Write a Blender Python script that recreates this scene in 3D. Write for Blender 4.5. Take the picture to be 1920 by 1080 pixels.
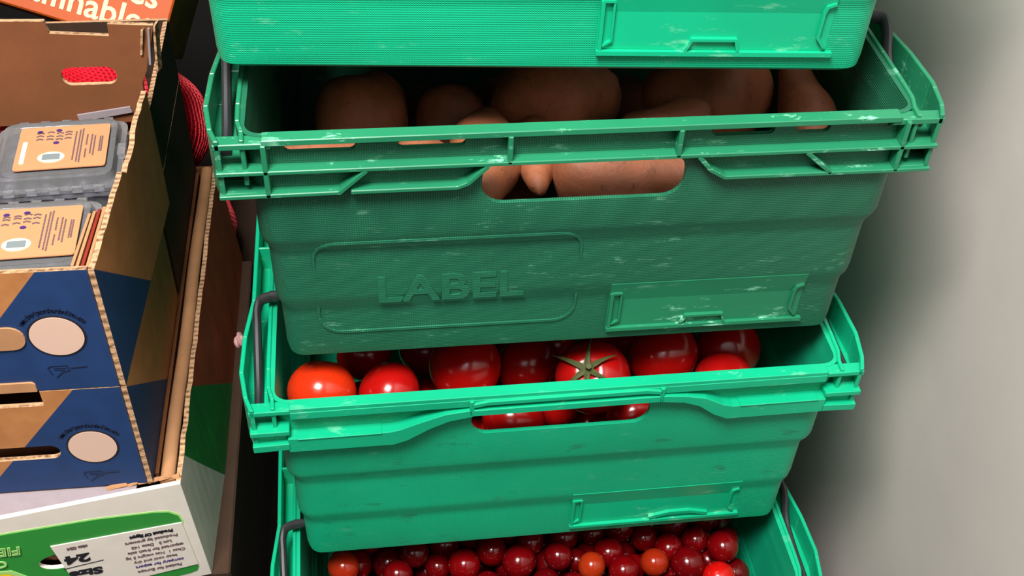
import bpy, bmesh, math, random
import numpy as np
from mathutils import Vector, Matrix

for o in list(bpy.data.objects):
    bpy.data.objects.remove(o)
S = bpy.context.scene
C = S.collection
R = math.radians
random.seed(7)

# ------------------------------------------------------------------ camera
cd = bpy.data.cameras.new('camera'); cam = bpy.data.objects.new('camera', cd); C.objects.link(cam)
cd.sensor_width = 36.0; cd.lens = 40.614; cd.clip_start = 0.01
rx, up, fw = (Vector((0.99253, -0.11646, 0.03648)), Vector((0.05226, 0.67571, 0.73531)), Vector((0.11029, 0.72791, -0.67675)))
m = Matrix((rx, up, -fw)).transposed().to_4x4()
m.translation = Vector((-0.11515, -0.50870, 0.35388))
cam.matrix_world = m
S.camera = cam

# ------------------------------------------------------------------ world and lights
w = bpy.data.worlds.new('shop_air'); S.world = w; w.use_nodes = True
w.node_tree.nodes['Background'].inputs[0].default_value = (0.93, 0.95, 1.0, 1)
w.node_tree.nodes['Background'].inputs[1].default_value = 0.035
def area(name, loc, target, size, power, col, sy=None):
    l = bpy.data.lights.new(name, 'AREA'); l.size = size; l.energy = power; l.color = col
    if sy: l.shape = 'RECTANGLE'; l.size_y = sy
    o = bpy.data.objects.new(name, l); C.objects.link(o); o.location = loc
    o.rotation_euler = (Vector(target) - Vector(loc)).to_track_quat('-Z', 'Y').to_euler()
    return o
area('shop_light', (-0.36, -0.54, 1.22), (0, 0, -0.1), 0.44, 49, (1, 0.97, 0.93))
area('front_fill', (-0.6, -1.4, 1.7), (0, 0.1, -0.2), 0.9, 4.5, (0.95, 0.98, 1.0))  # broad weak fill, added in front to brighten the upright faces
S.view_settings.view_transform = 'Standard'; S.view_settings.look = 'None'
S.view_settings.gamma = 1; S.view_settings.use_curve_mapping = False
S.view_settings.exposure = 0.0

# ------------------------------------------------------------------ material helpers
def s2l(c):
    return tuple(((v / 255) / 12.92 if v / 255 <= .04045 else ((v / 255 + .055) / 1.055) ** 2.4) for v in c) + (1,)
class NT:
    def __init__(s, name):
        s.m = bpy.data.materials.new(name); s.m.use_nodes = True; s.t = s.m.node_tree
        s.b = s.t.nodes['Principled BSDF']; s.co = s.t.nodes.new('ShaderNodeTexCoord').outputs['Object']
    def n(s, typ, **k):
        x = s.t.nodes.new(typ)
        for a, v in k.items(): setattr(x, a, v)
        return x
    def link(s, a, b): s.t.links.new(a, b)
    def put(s, sock, v):
        if hasattr(v, 'is_output') or hasattr(v, 'links'): s.link(v, sock)
        else: sock.default_value = v
    def math(s, op, a, b=0.0, c=None, clamp=False):
        x = s.n('ShaderNodeMath', operation=op, use_clamp=clamp); s.put(x.inputs[0], a); s.put(x.inputs[1], b)
        if c is not None: s.put(x.inputs[2], c)
        return x.outputs[0]
    def mix(s, f, a, b):
        x = s.n('ShaderNodeMix', data_type='RGBA'); s.put(x.inputs[0], f); s.put(x.inputs[6], a); s.put(x.inputs[7], b)
        return x.outputs[2]
    def noise(s, scale, detail=3, rough=.5, vec=None, stretch=None):
        v = s.co if vec is None else vec
        if stretch:
            mp = s.n('ShaderNodeMapping'); mp.inputs['Scale'].default_value = stretch; s.link(v, mp.inputs[0]); v = mp.outputs[0]
        x = s.n('ShaderNodeTexNoise'); x.inputs['Scale'].default_value = scale; x.inputs['Detail'].default_value = detail
        x.inputs['Roughness'].default_value = rough; s.link(v, x.inputs['Vector']); return x.outputs['Fac']
    def ramp(s, f, lo, hi):
        x = s.n('ShaderNodeMapRange'); x.clamp = True; s.put(x.inputs[0], f); x.inputs[1].default_value = lo; x.inputs[2].default_value = hi
        return x.outputs[0]
    def xyz(s):
        x = s.n('ShaderNodeSeparateXYZ'); s.link(s.co, x.inputs[0]); return x.outputs
    def bump(s, h, strength=.3, dist=.001):
        x = s.n('ShaderNodeBump'); x.inputs['Strength'].default_value = strength; x.inputs['Distance'].default_value = dist
        s.link(h, x.inputs['Height']); s.link(x.outputs[0], s.b.inputs['Normal'])
    def base(s, c): s.put(s.b.inputs['Base Color'], c)
    def set(s, **k):
        for a, v in k.items(): s.put(s.b.inputs[a.replace('_', ' ')], v)

def plastic(name, col, grid=0.0, wear=0.0, rough=.38, dirt=.0):
    t = NT(name); x, y, z = t.xyz()[:3]
    c = col
    n1 = t.noise(9, 4)
    c = t.mix(t.ramp(n1, .35, .75), col, tuple(v * .78 for v in col[:3]) + (1,))
    if grid:
        k = 2 * math.pi / .00135
        gx = t.math('SINE', t.math('MULTIPLY', x, k)); gz = t.math('SINE', t.math('MULTIPLY', z, k))
        g = t.math('MULTIPLY', t.math('MULTIPLY_ADD', gx, .5, .5), t.math('MULTIPLY_ADD', gz, .5, .5))
        patch = t.ramp(t.noise(28, 3), .3, .65)
        pale = tuple(min(1, v * 1.9 + .03) for v in col[:3]) + (1,)
        c = t.mix(t.math('MULTIPLY', t.math('MULTIPLY', t.ramp(g, .35, .95), patch), grid), c, pale)
        t.bump(g, .5, .0005)
    if dirt:
        d = t.ramp(t.noise(35, 6, .65, stretch=(1, 1, 2.2)), .60, .72)
        c = t.mix(t.math('MULTIPLY', d, dirt), c, s2l((40, 62, 50)))
    if wear:
        wn = t.ramp(t.noise(110, 6, .7, stretch=(.45, 1, 1.6)), .58, .66)
        big = t.ramp(t.noise(14, 3), .44, .58)
        c = t.mix(t.math('MULTIPLY', t.math('MULTIPLY', wn, big), wear), c, s2l((150, 225, 190)))
    t.base(c); t.set(Roughness=rough)
    t.b.inputs['Specular IOR Level'].default_value = .45
    return t.m

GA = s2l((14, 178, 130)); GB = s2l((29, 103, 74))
M = {}
M['bright_grid'] = plastic('bright_green_woven_plastic', GA, .25, .25, .4)
M['bright'] = plastic('bright_green_plastic', GA, 0, .35, .33)
M['bright_dirty'] = plastic('bright_green_scuffed_plastic', GA, .18, .2, .42, .55)
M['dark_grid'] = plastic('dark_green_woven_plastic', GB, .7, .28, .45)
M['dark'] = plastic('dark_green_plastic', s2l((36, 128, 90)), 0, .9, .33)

def simple(name, col, rough=.5, nscale=0, nmix=.15, bump=0, **k):
    t = NT(name); c = col
    if nscale:
        f = t.noise(nscale, 5, .6)
        c = t.mix(t.ramp(f, .3, .7), col, tuple(v * (1 - nmix) for v in col[:3]) + (1,))
        if bump: t.bump(f, bump, .0008)
    t.base(c); t.set(Roughness=rough, **k); return t.m
M['arm'] = simple('grey_plastic_bar', s2l((50, 51, 54)), .5, 60, .35, .2)
M['card_in'] = simple('brown_board_inside', s2l((132, 78, 42)), .85, 40, .22, .15)
M['card_tan'] = simple('tan_board', s2l((196, 142, 98)), .8, 50, .2, .15)
M['card_dark'] = simple('dark_brown_board', s2l((66, 44, 28)), .85, 30, .3, .2)
M['tape_white'] = simple('white_paper', s2l((160, 147, 152)), .7, 90, .12, .2)
M['husk'] = simple('brown_husk', s2l((150, 92, 62)), .8, 90, .5, .8)
M['ink'] = simple('black_ink', s2l((26, 24, 34)), .6)
M['ink_soft'] = simple('grey_ink', s2l((110, 88, 92)), .6)
M['ink_blue'] = simple('dark_blue_ink', s2l((14, 30, 62)), .6)
M['ink_purple'] = simple('purple_ink', s2l((66, 40, 110)), .6)
M['disc'] = simple('pale_pink_print', s2l((226, 190, 170)), .7)
M['label_tan'] = simple('label_orange_card', s2l((218, 150, 106)), .5, 25, .12)
M['label_white'] = simple('label_white_print', s2l((226, 226, 196)), .5)
M['label_grey'] = simple('label_grey_print', s2l((128, 138, 140)), .5)
M['orange'] = simple('orange_print', s2l((200, 84, 10)), .6, 20, .12)
M['orange_side'] = simple('lightened_worn_orange_board', s2l((214, 116, 62)), .7, 14, .5)  # side face coloured brighter to make up for facing away from the light
M['orange_in'] = simple('red_brown_board', s2l((150, 44, 22)), .7, 20, .3)
M['cream'] = simple('cream_print', s2l((250, 226, 178)), .6)
M['white_print'] = simple('white_print', s2l((236, 228, 216)), .6, 70, .08)
M['green_print'] = simple('green_print', s2l((44, 148, 56)), .6, 30, .12)
M['green_pale'] = simple('pale_green_print', s2l((170, 226, 130)), .6)
M['yellow'] = simple('yellow_print', s2l((246, 222, 20)), .6)
M['berry'] = simple('berry_skin', s2l((60, 56, 76)), .5, 80, .4)
M['net'] = simple('red_net', s2l((255, 40, 62)), .45, 60, .2)
M['fruit_red'] = simple('red_orange_fruit', s2l((200, 12, 34)), .6, 60, .3)
M['seam'] = simple('grey_seam', s2l((150, 140, 146)), .6)
M['calyx'] = simple('calyx_green', s2l((70, 78, 34)), .6, 90, .3)
M['root_pink'] = simple('pale_pink_paper', s2l((236, 180, 176)), .6, 50, .15, .3)

def raw_edge():
    t = NT('corrugated_edge'); x, y, z = t.xyz()[:3]
    s = t.math('SINE', t.math('MULTIPLY', t.math('ADD', y, t.math('MULTIPLY', z, .7)), 2 * math.pi / .005))
    f = t.math('MULTIPLY_ADD', s, .5, .5)
    f = t.math('MULTIPLY', f, t.ramp(t.noise(260, 4), .35, .6))
    t.base(t.mix(f, s2l((206, 164, 124)), s2l((112, 76, 48)))); t.set(Roughness=.9); t.bump(f, .5, .001); return t.m
M['edge'] = raw_edge()

def blue_print(side=False):
    # blue ink over brown board, edged by one diagonal; object x (or y) runs from the printed corner, z down from the top edge
    t = NT('blue_printed_board_side' if side else 'blue_printed_board'); x, y, z = t.xyz()[:3]
    dep = t.math('MULTIPLY', z, -1)
    if side: f = t.math('SUBTRACT', dep, t.math('MULTIPLY', y, 1.0))
    else: f = t.math('SUBTRACT', t.math('MULTIPLY_ADD', dep, .8, .033), t.math('MULTIPLY', x, -1))
    f = t.ramp(f, -.0002, .0002)
    n = t.noise(60, 4)
    blue = t.mix(t.ramp(n, .3, .7), s2l((24, 60, 112)), s2l((20, 52, 98)))
    br = t.mix(t.ramp(n, .3, .7), s2l((196, 132, 78)), s2l((174, 112, 62)))
    t.base(t.mix(f, br, blue)); t.set(Roughness=.7); t.bump(t.noise(160, 3), .08, .0005); return t.m
M['blue'] = blue_print(); M['blue_side'] = blue_print(True)

def carton_side():
    t = NT('printed_carton_side'); x, y, z = t.xyz()[:3]
    d = t.math('MULTIPLY', z, -1)
    a = t.ramp(t.math('SUBTRACT', y, t.math('MULTIPLY_ADD', d, .62, .026)), -.0003, .0003)
    b = t.ramp(t.math('SUBTRACT', y, t.math('MULTIPLY_ADD', d, .95, .092)), -.0003, .0003)
    n = t.ramp(t.noise(40, 4), .3, .7)
    wh = t.mix(n, s2l((222, 222, 210)), s2l((206, 208, 196)))
    gr = t.mix(n, s2l((30, 140, 56)), s2l((24, 118, 48)))
    rd = t.mix(n, s2l((196, 72, 30)), s2l((160, 52, 24)))
    t.base(t.mix(b, t.mix(a, wh, gr), rd)); t.set(Roughness=.65); return t.m
M['carton_side'] = carton_side()

def tomato_mat(name, c1, c2, rough):
    t = NT(name); oi = t.n('ShaderNodeObjectInfo')
    n = t.noise(30, 2)
    c = t.mix(oi.outputs['Random'], c1, c2)
    c = t.mix(t.ramp(n, .45, .75), c, tuple(v * .72 for v in c1[:3]) + (1,))
    t.base(c); t.set(Roughness=rough); t.b.inputs['Specular IOR Level'].default_value = .5; return t.m
M['tomato'] = tomato_mat('tomato_skin', s2l((172, 15, 11)), s2l((148, 11, 11)), .2)
M['tomato_orange'] = tomato_mat('orange_tomato_skin', s2l((204, 46, 14)), s2l((204, 46, 14)), .2)
M['cherry'] = tomato_mat('cherry_tomato_skin', s2l((118, 3, 7)), s2l((78, 3, 7)), .16)
M['cherry_orange'] = tomato_mat('orange_cherry_tomato_skin', s2l((160, 46, 14)), s2l((150, 34, 12)), .16)
M['cherry_bright'] = tomato_mat('bright_cherry_tomato_skin', s2l((196, 14, 10)), s2l((196, 14, 10)), .2)

def potato_mat():
    t = NT('sweet_potato_skin'); oi = t.n('ShaderNodeObjectInfo')
    n = t.noise(45, 6, .65); n2 = t.noise(160, 4, .6)
    c = t.mix(oi.outputs['Random'], s2l((164, 96, 60)), s2l((146, 86, 58)))
    c = t.mix(t.ramp(n, .40, .72), c, s2l((122, 72, 46)))
    c = t.mix(t.math('MULTIPLY', t.ramp(n2, .62, .72), .7), c, s2l((84, 48, 34)))
    t.base(c); t.set(Roughness=.6); t.bump(n, .8, .0022); return t.m
M['potato'] = potato_mat()

def wall_mat():
    t = NT('painted_wall'); n = t.noise(6, 5, .6)
    c = t.mix(t.ramp(n, .3, .7), s2l((220, 208, 202)), s2l((209, 198, 193)))
    sp = t.ramp(t.noise(70, 4, .7), .70, .76)
    c = t.mix(t.math('MULTIPLY', sp, .35), c, s2l((150, 140, 132)))
    t.base(c); t.set(Roughness=.55); t.bump(t.noise(90, 4), .06, .001); return t.m
M['wall'] = wall_mat()
M['wall_dark'] = simple('dark_painted_wall', s2l((22, 20, 18)), .8, 8, .2)
M['floor'] = simple('dark_floor_tiles', s2l((70, 66, 62)), .5, 12, .3)

def clear_mat():
    t = NT('clear_plastic'); t.base((.97, .98, 1, 1)); t.set(Roughness=.08, IOR=1.25)
    t.b.inputs['Transmission Weight'].default_value = .88; t.bump(t.noise(60, 3), .25, .002); return t.m
M['clear'] = clear_mat()

# ------------------------------------------------------------------ mesh helpers
def link(name, bm, mats, parent=None, off=None, smooth=False):
    me = bpy.data.meshes.new(name)
    if off is not None: bmesh.ops.translate(bm, verts=bm.verts, vec=off)
    bm.to_mesh(me); bm.free()
    if not isinstance(mats, (list, tuple)): mats = [mats]
    for x in mats: me.materials.append(x)
    if smooth:
        me.polygons.foreach_set('use_smooth', [True] * len(me.polygons)); me.set_sharp_from_angle(angle=R(38))
    o = bpy.data.objects.new(name, me); C.objects.link(o); o.parent = parent
    return o
def thing(name, label, cat, loc=(0, 0, 0), rz=0, group=None):
    o = bpy.data.objects.new(name, None); C.objects.link(o); o.location = loc; o.rotation_euler = (0, 0, rz)
    o.empty_display_size = .02
    return tag(o, label, cat, group)
def tag(o, label, cat, group=None):
    o['label'] = label; o['category'] = cat
    if group: o['group'] = group
    return o
def hexa(bm, p, mi=0):
    # p: eight points, bottom ring then top ring (both counter-clockwise from above)
    v = [bm.verts.new(q) for q in p]
    for f in ((3, 2, 1, 0), (4, 5, 6, 7), (0, 1, 5, 4), (1, 2, 6, 5), (2, 3, 7, 6), (3, 0, 4, 7)):
        bm.faces.new([v[i] for i in f]).material_index = mi
    return v
def box(bm, x0, x1, y0, y1, z0, z1, mi=0):
    return hexa(bm, [(x0, y0, z0), (x1, y0, z0), (x1, y1, z0), (x0, y1, z0), (x0, y0, z1), (x1, y0, z1), (x1, y1, z1), (x0, y1, z1)], mi)
def bevel(bm, w, seg=2):
    bmesh.ops.bevel(bm, geom=bm.edges[:] , offset=w, segments=seg, profile=.6, affect='EDGES', clamp_overlap=True)
def ribbon(bm, pts, t, y0, y1, fy=None, closed=False):
    # a strip of height t following points (x, z) on a face, from y0 (proud) back to y1
    n = len(pts); P = [Vector((a, 0, b)) for a, b in pts]; sec = []
    for i in range(n):
        a = P[i - 1] if (i > 0 or closed) else P[i]; b = P[(i + 1) % n] if (i < n - 1 or closed) else P[i]
        d1 = (P[i] - a); d2 = (b - P[i])
        d1 = d1.normalized() if d1.length > 1e-9 else d2.normalized(); d2 = d2.normalized() if d2.length > 1e-9 else d1
        d = (d1 + d2).normalized(); nn = Vector((-d.z, 0, d.x)); k = 1 / max(.5, nn.dot(Vector((-d1.z, 0, d1.x))))
        tt = t[i] if isinstance(t, (list, tuple)) else t
        f = fy(P[i].z) if fy else 0
        u = P[i] + nn * (tt / 2 * k); l = P[i] - nn * (tt / 2 * k)
        sec.append([bm.verts.new((q.x, f + yy, q.z)) for q, yy in ((l, y0), (u, y0), (u, y1), (l, y1))])
    rng = range(n) if closed else range(n - 1)
    for i in rng:
        a, b = sec[i], sec[(i + 1) % n]
        for j in range(4):
            bm.faces.new((a[j], a[(j + 1) % 4], b[(j + 1) % 4], b[j]))
    if not closed:
        bm.faces.new(sec[0][::-1]); bm.faces.new(sec[-1])
def fixn(bm): bmesh.ops.recalc_face_normals(bm, faces=bm.faces)
def prism(bm, poly, y0, y1, mi=0):
    # polygon of (x, z) points extruded along y
    a = [bm.verts.new((x, y0, z)) for x, z in poly]; b = [bm.verts.new((x, y1, z)) for x, z in poly]; n = len(poly)
    bm.faces.new(a).material_index = mi; bm.faces.new(b[::-1]).material_index = mi
    for i in range(n): bm.faces.new((a[i], b[i], b[(i + 1) % n], a[(i + 1) % n])).material_index = mi
def rrect(x0, x1, z0, z1, r, seg=5, corners=(1, 1, 1, 1)):
    pts = []
    for (cx, cz, a0, on) in ((x1, z1, 0, corners[0]), (x0, z1, 90, corners[1]), (x0, z0, 180, corners[2]), (x1, z0, 270, corners[3])):
        rr = r if on else .0002
        sx = -1 if cx == x1 else 1; sz = -1 if cz == z1 else 1
        for i in range(seg + 1):
            a = R(a0 + 90 * i / seg); pts.append((cx + sx * rr + rr * math.cos(a), cz + sz * rr + rr * math.sin(a)))
    return pts
def tube(bm, pts, r, seg=10, flat=1.0):
    P = [Vector(p) for p in pts]; rings = []
    for i, p in enumerate(P):
        d = (P[min(i + 1, len(P) - 1)] - P[max(i - 1, 0)]).normalized()
        u = d.cross(Vector((0, 0, 1)));  u = u.normalized() if u.length > 1e-4 else Vector((1, 0, 0)); v = d.cross(u).normalized()
        rr = r[i] if isinstance(r, (list, tuple)) else r
        rings.append([bm.verts.new(p + u * rr * flat * math.cos(2 * math.pi * k / seg) + v * rr * math.sin(2 * math.pi * k / seg)) for k in range(seg)])
    for a, b in zip(rings, rings[1:]):
        for k in range(seg): bm.faces.new((a[k], a[(k + 1) % seg], b[(k + 1) % seg], b[k]))
    bm.faces.new(rings[0][::-1]); bm.faces.new(rings[-1])
def smooth_path(pts, n=6):
    P = [Vector(p) for p in pts]; out = []
    for i in range(len(P) - 1):
        p0, p1, p2, p3 = P[max(i - 1, 0)], P[i], P[i + 1], P[min(i + 2, len(P) - 1)]
        for k in range(n):
            t = k / n
            out.append(.5 * ((2 * p1) + (p2 - p0) * t + (2 * p0 - 5 * p1 + 4 * p2 - p3) * t * t + (3 * p1 - p0 - 3 * p2 + p3) * t ** 3))
    return out + [P[-1]]
def text_bm(body, size, depth, bold=0.0, align='CENTER', sx=1.0):
    # letters standing in the xz plane, facing -y, centred on their baseline start
    cu = bpy.data.curves.new('lettering', 'FONT'); cu.body = body; cu.size = size; cu.extrude = depth / 2; cu.offset = bold
    cu.align_x = align; cu.align_y = 'CENTER'; cu.resolution_u = 3
    o = bpy.data.objects.new('lettering', cu); C.objects.link(o)
    me = bpy.data.meshes.new_from_object(o.evaluated_get(bpy.context.evaluated_depsgraph_get()))
    bpy.data.objects.remove(o); bm = bmesh.new(); bm.from_mesh(me); bpy.data.meshes.remove(me); bpy.data.curves.remove(cu)
    bmesh.ops.scale(bm, verts=bm.verts, vec=(sx, 1, 1)); bmesh.ops.rotate(bm, verts=bm.verts, cent=(0, 0, 0), matrix=Matrix.Rotation(R(90), 3, 'X'))
    return bm
def place(bm, loc, rot=0.0):
    # turn in the xz plane, then move
    if rot: bmesh.ops.rotate(bm, verts=bm.verts, cent=(0, 0, 0), matrix=Matrix.Rotation(rot, 3, 'Y'))
    bmesh.ops.translate(bm, verts=bm.verts, vec=loc); return bm

# ------------------------------------------------------------------ the setting
FZ = -.752
def struct(name, bm, mat):
    o = link(name, bm, mat); o['kind'] = 'structure'; return o
b = bmesh.new(); box(b, .300, .42, -1.6, 1.25, FZ, 1.2); struct('wall_right', b, M['wall'])
b = bmesh.new(); box(b, -1.6, .300, 1.05, 1.15, FZ, 1.2); struct('wall_back', b, M['wall_dark'])
b = bmesh.new(); box(b, -1.6, .40, -1.6, 1.25, FZ - .05, FZ); struct('floor', b, M['floor'])

# ------------------------------------------------------------------ crates
H = .177; DEP = .600
PROF = [(z_, hx_, f_ - .004) for z_, hx_, f_ in (
    (-.002, .187, .0045), (-.036, .184, .0030), (-.072, .184, .0030), (-.0765, .1834, .0040), (-.0845, .1808, .0072), (-.090, .1803, .0076), (-.121, .1802, .0077),
    (-.127, .1798, .0082), (-.1335, .1780, .0106), (-.140, .1778, .0109), (-.168, .1775, .0110), (-.1745, .1762, .0118), (-.177, .1735, .0145))]
def fy(z):
    for a, b2 in zip(PROF, PROF[1:]):
        if b2[0] <= z <= a[0]: return a[2] + (b2[2] - a[2]) * (a[0] - z) / (a[0] - b2[0])
    return PROF[0][2]
def ring(hx, f, r, z, seg=6):
    pts = []
    y0, y1 = f, DEP - f
    for (cx, cy, a0) in ((hx - r, y1 - r, 0), (-hx + r, y1 - r, 90), (-hx + r, y0 + r, 180), (hx - r, y0 + r, 270)):
        for i in range(seg + 1):
            a = R(a0 + 90 * i / seg); pts.append((cx + r * math.cos(a), cy + r * math.sin(a), z))
    return pts
def boolcut(o, cutters):
    for c in cutters:
        md = o.modifiers.new('cut', 'BOOLEAN'); md.operation = 'DIFFERENCE'; md.solver = 'EXACT'; md.object = c
    me = bpy.data.meshes.new_from_object(o.evaluated_get(bpy.context.evaluated_depsgraph_get()))
    old = o.data; o.modifiers.clear(); o.data = me; me.name = old.name
    for c in cutters: bpy.data.objects.remove(c)
def shade(o, ang=30):
    me = o.data; me.polygons.foreach_set('use_smooth', [True] * len(me.polygons)); me.set_sharp_from_angle(angle=R(ang))

def crate(style, label, loc, rz, mbody, mrim, px=24, full=True, wornlabel=True):
    t = thing('stacking_crate', label, 'crate', (loc[0], loc[1], loc[2] - H), rz, 'green stacking crates')
    UP = (0, 0, H)
    # body: closed shell lofted through stepped tiers
    bm = bmesh.new(); W = .003; outer = []; inner = []
    for z, hx, f in PROF: outer.append([bm.verts.new(q) for q in ring(hx, f, .012 if z > -.17 else .010, z)])
    for z, hx, f in PROF:
        if z < -.172: continue
        inner.append([bm.verts.new(q) for q in ring(hx - W, f + W, .009, z)])
    n = len(outer[0])
    def skin(rs, flip):
        for a, c in zip(rs, rs[1:]):
            for i in range(n):
                q = (a[i], a[(i + 1) % n], c[(i + 1) % n], c[i]); bm.faces.new(q if flip else q[::-1])
    skin(outer, False); skin(inner, True)
    for i in range(n): bm.faces.new((outer[0][i], outer[0][(i + 1) % n], inner[0][(i + 1) % n], inner[0][i]))
    bm.faces.new(outer[-1]); bm.faces.new(inner[-1]); fixn(bm)
    body = link('body', bm, mbody, t, UP)
    cuts = []
    def cutter(poly):
        c = bmesh.new(); prism(c, poly, -.03, .03); fixn(c); o = link('cut', c, mbody, t, UP); cuts.append(o)
    if style == 'ribbed':
        cutter(rrect(-.058, .0575, -.0525, -.0225, .0125))
        for a, c in ((-.164, -.126), (-.104, -.067), (.069, .105), (.117, .137)): cutter(rrect(a, c, -.0125, -.0055, .0034))
        cutter(rrect(.150, .172, -.0105, -.0055, .002))
    else:
        cutter(rrect(-.060, .059, -.0430, -.0170, .0115))
    bpy.context.view_layer.update(); boolcut(body, cuts); shade(body)
    # rim
    bm = bmesh.new()
    X = .2005
    path = [(.199, -.0055), (.203, .006), (.2065, .028), (.2055, .060), (.2010, .095), (.2010, .300)]
    path = path + [(x, DEP - y) for x, y in path[-2::-1]]
    inn = [(.1860, -.0045), (.1865, .004), (.1890, .014), (.1895, .03), (.1895, .095), (.1895, .3)]
    inn = inn + [(x, DEP - y) for x, y in inn[-2::-1]]
    for s in (-1, 1):
        for pts, z0, zt, wd in ((path, -.037, .0, .0028), (inn, -.030, -.0005, .0025)):
            for (xa, ya), (xb, yb) in zip(pts, pts[1:]):
                hexa(bm, [(s * (xa - wd), ya, z0), (s * xa, ya, z0), (s * xb, yb, z0), (s * (xb - wd), yb, z0), (s * (xa - wd), ya, zt), (s * xa, ya, zt), (s * xb, yb, zt), (s * (xb - wd), yb, zt)])
        for k in range(len(path) - 1):  # web between inner and outer walls
            (xa, ya), (xb, yb) = path[k], path[k + 1]; ia, ib = inn[k][0], inn[k + 1][0]
            for z in (-.0225, -.0365):
                hexa(bm, [(s * (ia - .006), ya, z), (s * xa, ya, z), (s * xb, yb, z), (s * (ib - .006), yb, z), (s * (ia - .006), ya, z + .002), (s * xa, ya, z + .002), (s * xb, yb, z + .002), (s * (ib - .006), yb, z + .002)])
        for y in (.150, .21, .27, .33, .39, .45):
            box(bm, min(s * .188, s * .2), max(s * .188, s * .2), y, y + .002, -.022, -.001)
    for yy, sgn in ((0, 1), (DEP, -1)):
        def Y(v): return yy + sgn * v
        a, c = sorted((Y(-.0065), Y(.0020))); box(bm, -.1745, .1745, a, c, -.0038, 0)
        a, c = sorted((Y(-.0055), Y(.0030)))
        for s in (-1, 1): box(bm, min(s * .170, s * .200), max(s * .170, s * .200), a, c, -.0062, -.0025)
        if sgn < 0 or style == 'ribbed':
            a, c = Y(-.0075), Y(.0012)
            for z in (-.0205,):
                ribbon(bm, [(-.2, z), (.2, z)], .0026, a, c)
            if sgn > 0:
                for pts in ([(-.200, -.036), (-.136, -.0355), (-.121, -.0215)], [(-.130, -.0355), (-.072, -.0355), (-.066, -.033), (-.055, -.0215)],
                            [(.062, -.0215), (.070, -.031), (.079, -.0365), (.2, -.0365)], [(.124, -.0215), (.141, -.0365)]):
                    ribbon(bm, pts, .0026, a, c)
                for x, z0 in ((-.174, -.037), (-.0435, -.021), (.050, -.021), (.179, -.037)): ribbon(bm, [(x, z0), (x, -.003)], .0028, a, c)
            else:
                ribbon(bm, [(-.2, -.036), (.2, -.036)], .0026, a, c)
        else:
            a, c = Y(-.0085), Y(.0012)
            L = [(-.1775, -.0325), (-.112, -.0325), (-.104, -.030), (-.090, -.0225), (-.076, -.0165), (-.060, -.0140)]
            ribbon(bm, L, [.013, .013, .012, .009, .0075, .0065], a, c)
            ribbon(bm, [(.0635, -.0130), (.080, -.0150), (.092, -.0190), (.104, -.0275), (.112, -.0310), (.1775, -.0305)], [.006, .0065, .0085, .011, .0125, .0125], a, c)
            ribbon(bm, [(-.060, -.0140), (.0635, -.0130)], .0056, a, c)
            ribbon(bm, [(-.060, -.0075), (-.050, -.0055), (.052, -.0050), (.0635, -.0070)], .0036, a, c)
            for x, z0, z1 in ((-.0605, -.016, -.003), (.0635, -.016, -.003)): ribbon(bm, [(x, z0), (x, z1)], .003, a, c)
            ribbon(bm, [(-.1745, -.0065), (.1745, -.0060)], .0065, Y(-.0068), Y(.0012))
            ribbon(bm, [(-.172, -.0265), (-.118, -.0262)], .0012, Y(-.0092), Y(.000)); ribbon(bm, [(.118, -.0245), (.172, -.0242)], .0012, Y(-.0092), Y(.000))
            for s in (-1, 1):
                ribbon(bm, [(s * .2005, -.0205), (s * .176, -.0205)], .004, a, c); ribbon(bm, [(s * .200, -.0345), (s * .176, -.0335)], .006, a, c)
                ribbon(bm, [(s * .200, -.028), (s * .178, -.027)], .010, Y(-.004), Y(.0012))
    fixn(bm)
    bmesh.ops.bevel(bm, geom=bm.edges[:], offset=.00045, segments=1, affect='EDGES', clamp_overlap=True)
    link('rim', bm, mrim, t, UP)
    # label holder low on the front, right of centre
    bm = bmesh.new(); a, c = px, px + .126
    for z0, z1 in ((-.124, -.129), (-.129, -.140), (-.140, -.1625)):
        y0, y1 = fy(-.140 if z0 < -.13 else z0) + (.0018 if z0 > -.13 else 0), fy(z1) + (.002 if z1 > -.13 else 0)
        y0, y1 = fy(z0) - .0004, fy(z1) - .0004
        hexa(bm, [(a, y1, z1), (c, y1, z1), (c, y1 + .003, z1), (a, y1 + .003, z1), (a, y0, z0), (c, y0, z0), (c, y0 + .003, z0), (a, y0 + .003, z0)])
    fixn(bm); link('label_holder', bm, mrim, t, UP)
    bm = bmesh.new()
    ribbon(bm, [(a + .0015, -.163), (a + .0015, -.133)], .002, -.0025, .001, fy); ribbon(bm, [(a + .0015, -.133), (a + .0075, -.133)], .0016, -.0025, .001, fy)
    ribbon(bm, [(a + .0075, -.133), (a + .0075, -.157), (a + .003, -.160)], .0012, -.0022, .001, fy)
    ribbon(bm, [(c - .0005, -.1335), (c - .005, -.1355), (c - .006, -.139), (c - .0065, -.154), (c - .002, -.160)], .0016, -.0025, .001, fy)
    ribbon(bm, [(a, -.1640), (c + .003, -.1640)], .0026, -.0030, .002, fy)
    if style == 'ribbed' or full is False:
        ribbon(bm, [(px + .048, -.1625), (px + .051, -.1555), (px + .075, -.1555), (px + .077, -.1625)], .0016, -.003, .001, fy)
    else:
        ribbon(bm, [(px + .06, -.1600), (px + .075, -.1560), (px + .090, -.1560), (px + .104, -.1600)], .003, -.003, .001, fy)
    fixn(bm); link('label_clip', bm, mrim, t, UP)
    if wornlabel:
        bm = bmesh.new(); fr = rrect(-.155, .003, -.1545, -.0775, .014, 5)
        ribbon(bm, fr, .0016, -.0009, .001, fy, closed=True); fixn(bm); link('label_frame', bm, mbody, t, UP)
        bm = text_bm('LABEL', .0285, .002, .0006, sx=1.16); place(bm, (-.0755, fy(-.11) + .0004, -.1195), R(0))
        link('raised_lettering', bm, mbody, t, UP)
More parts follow.
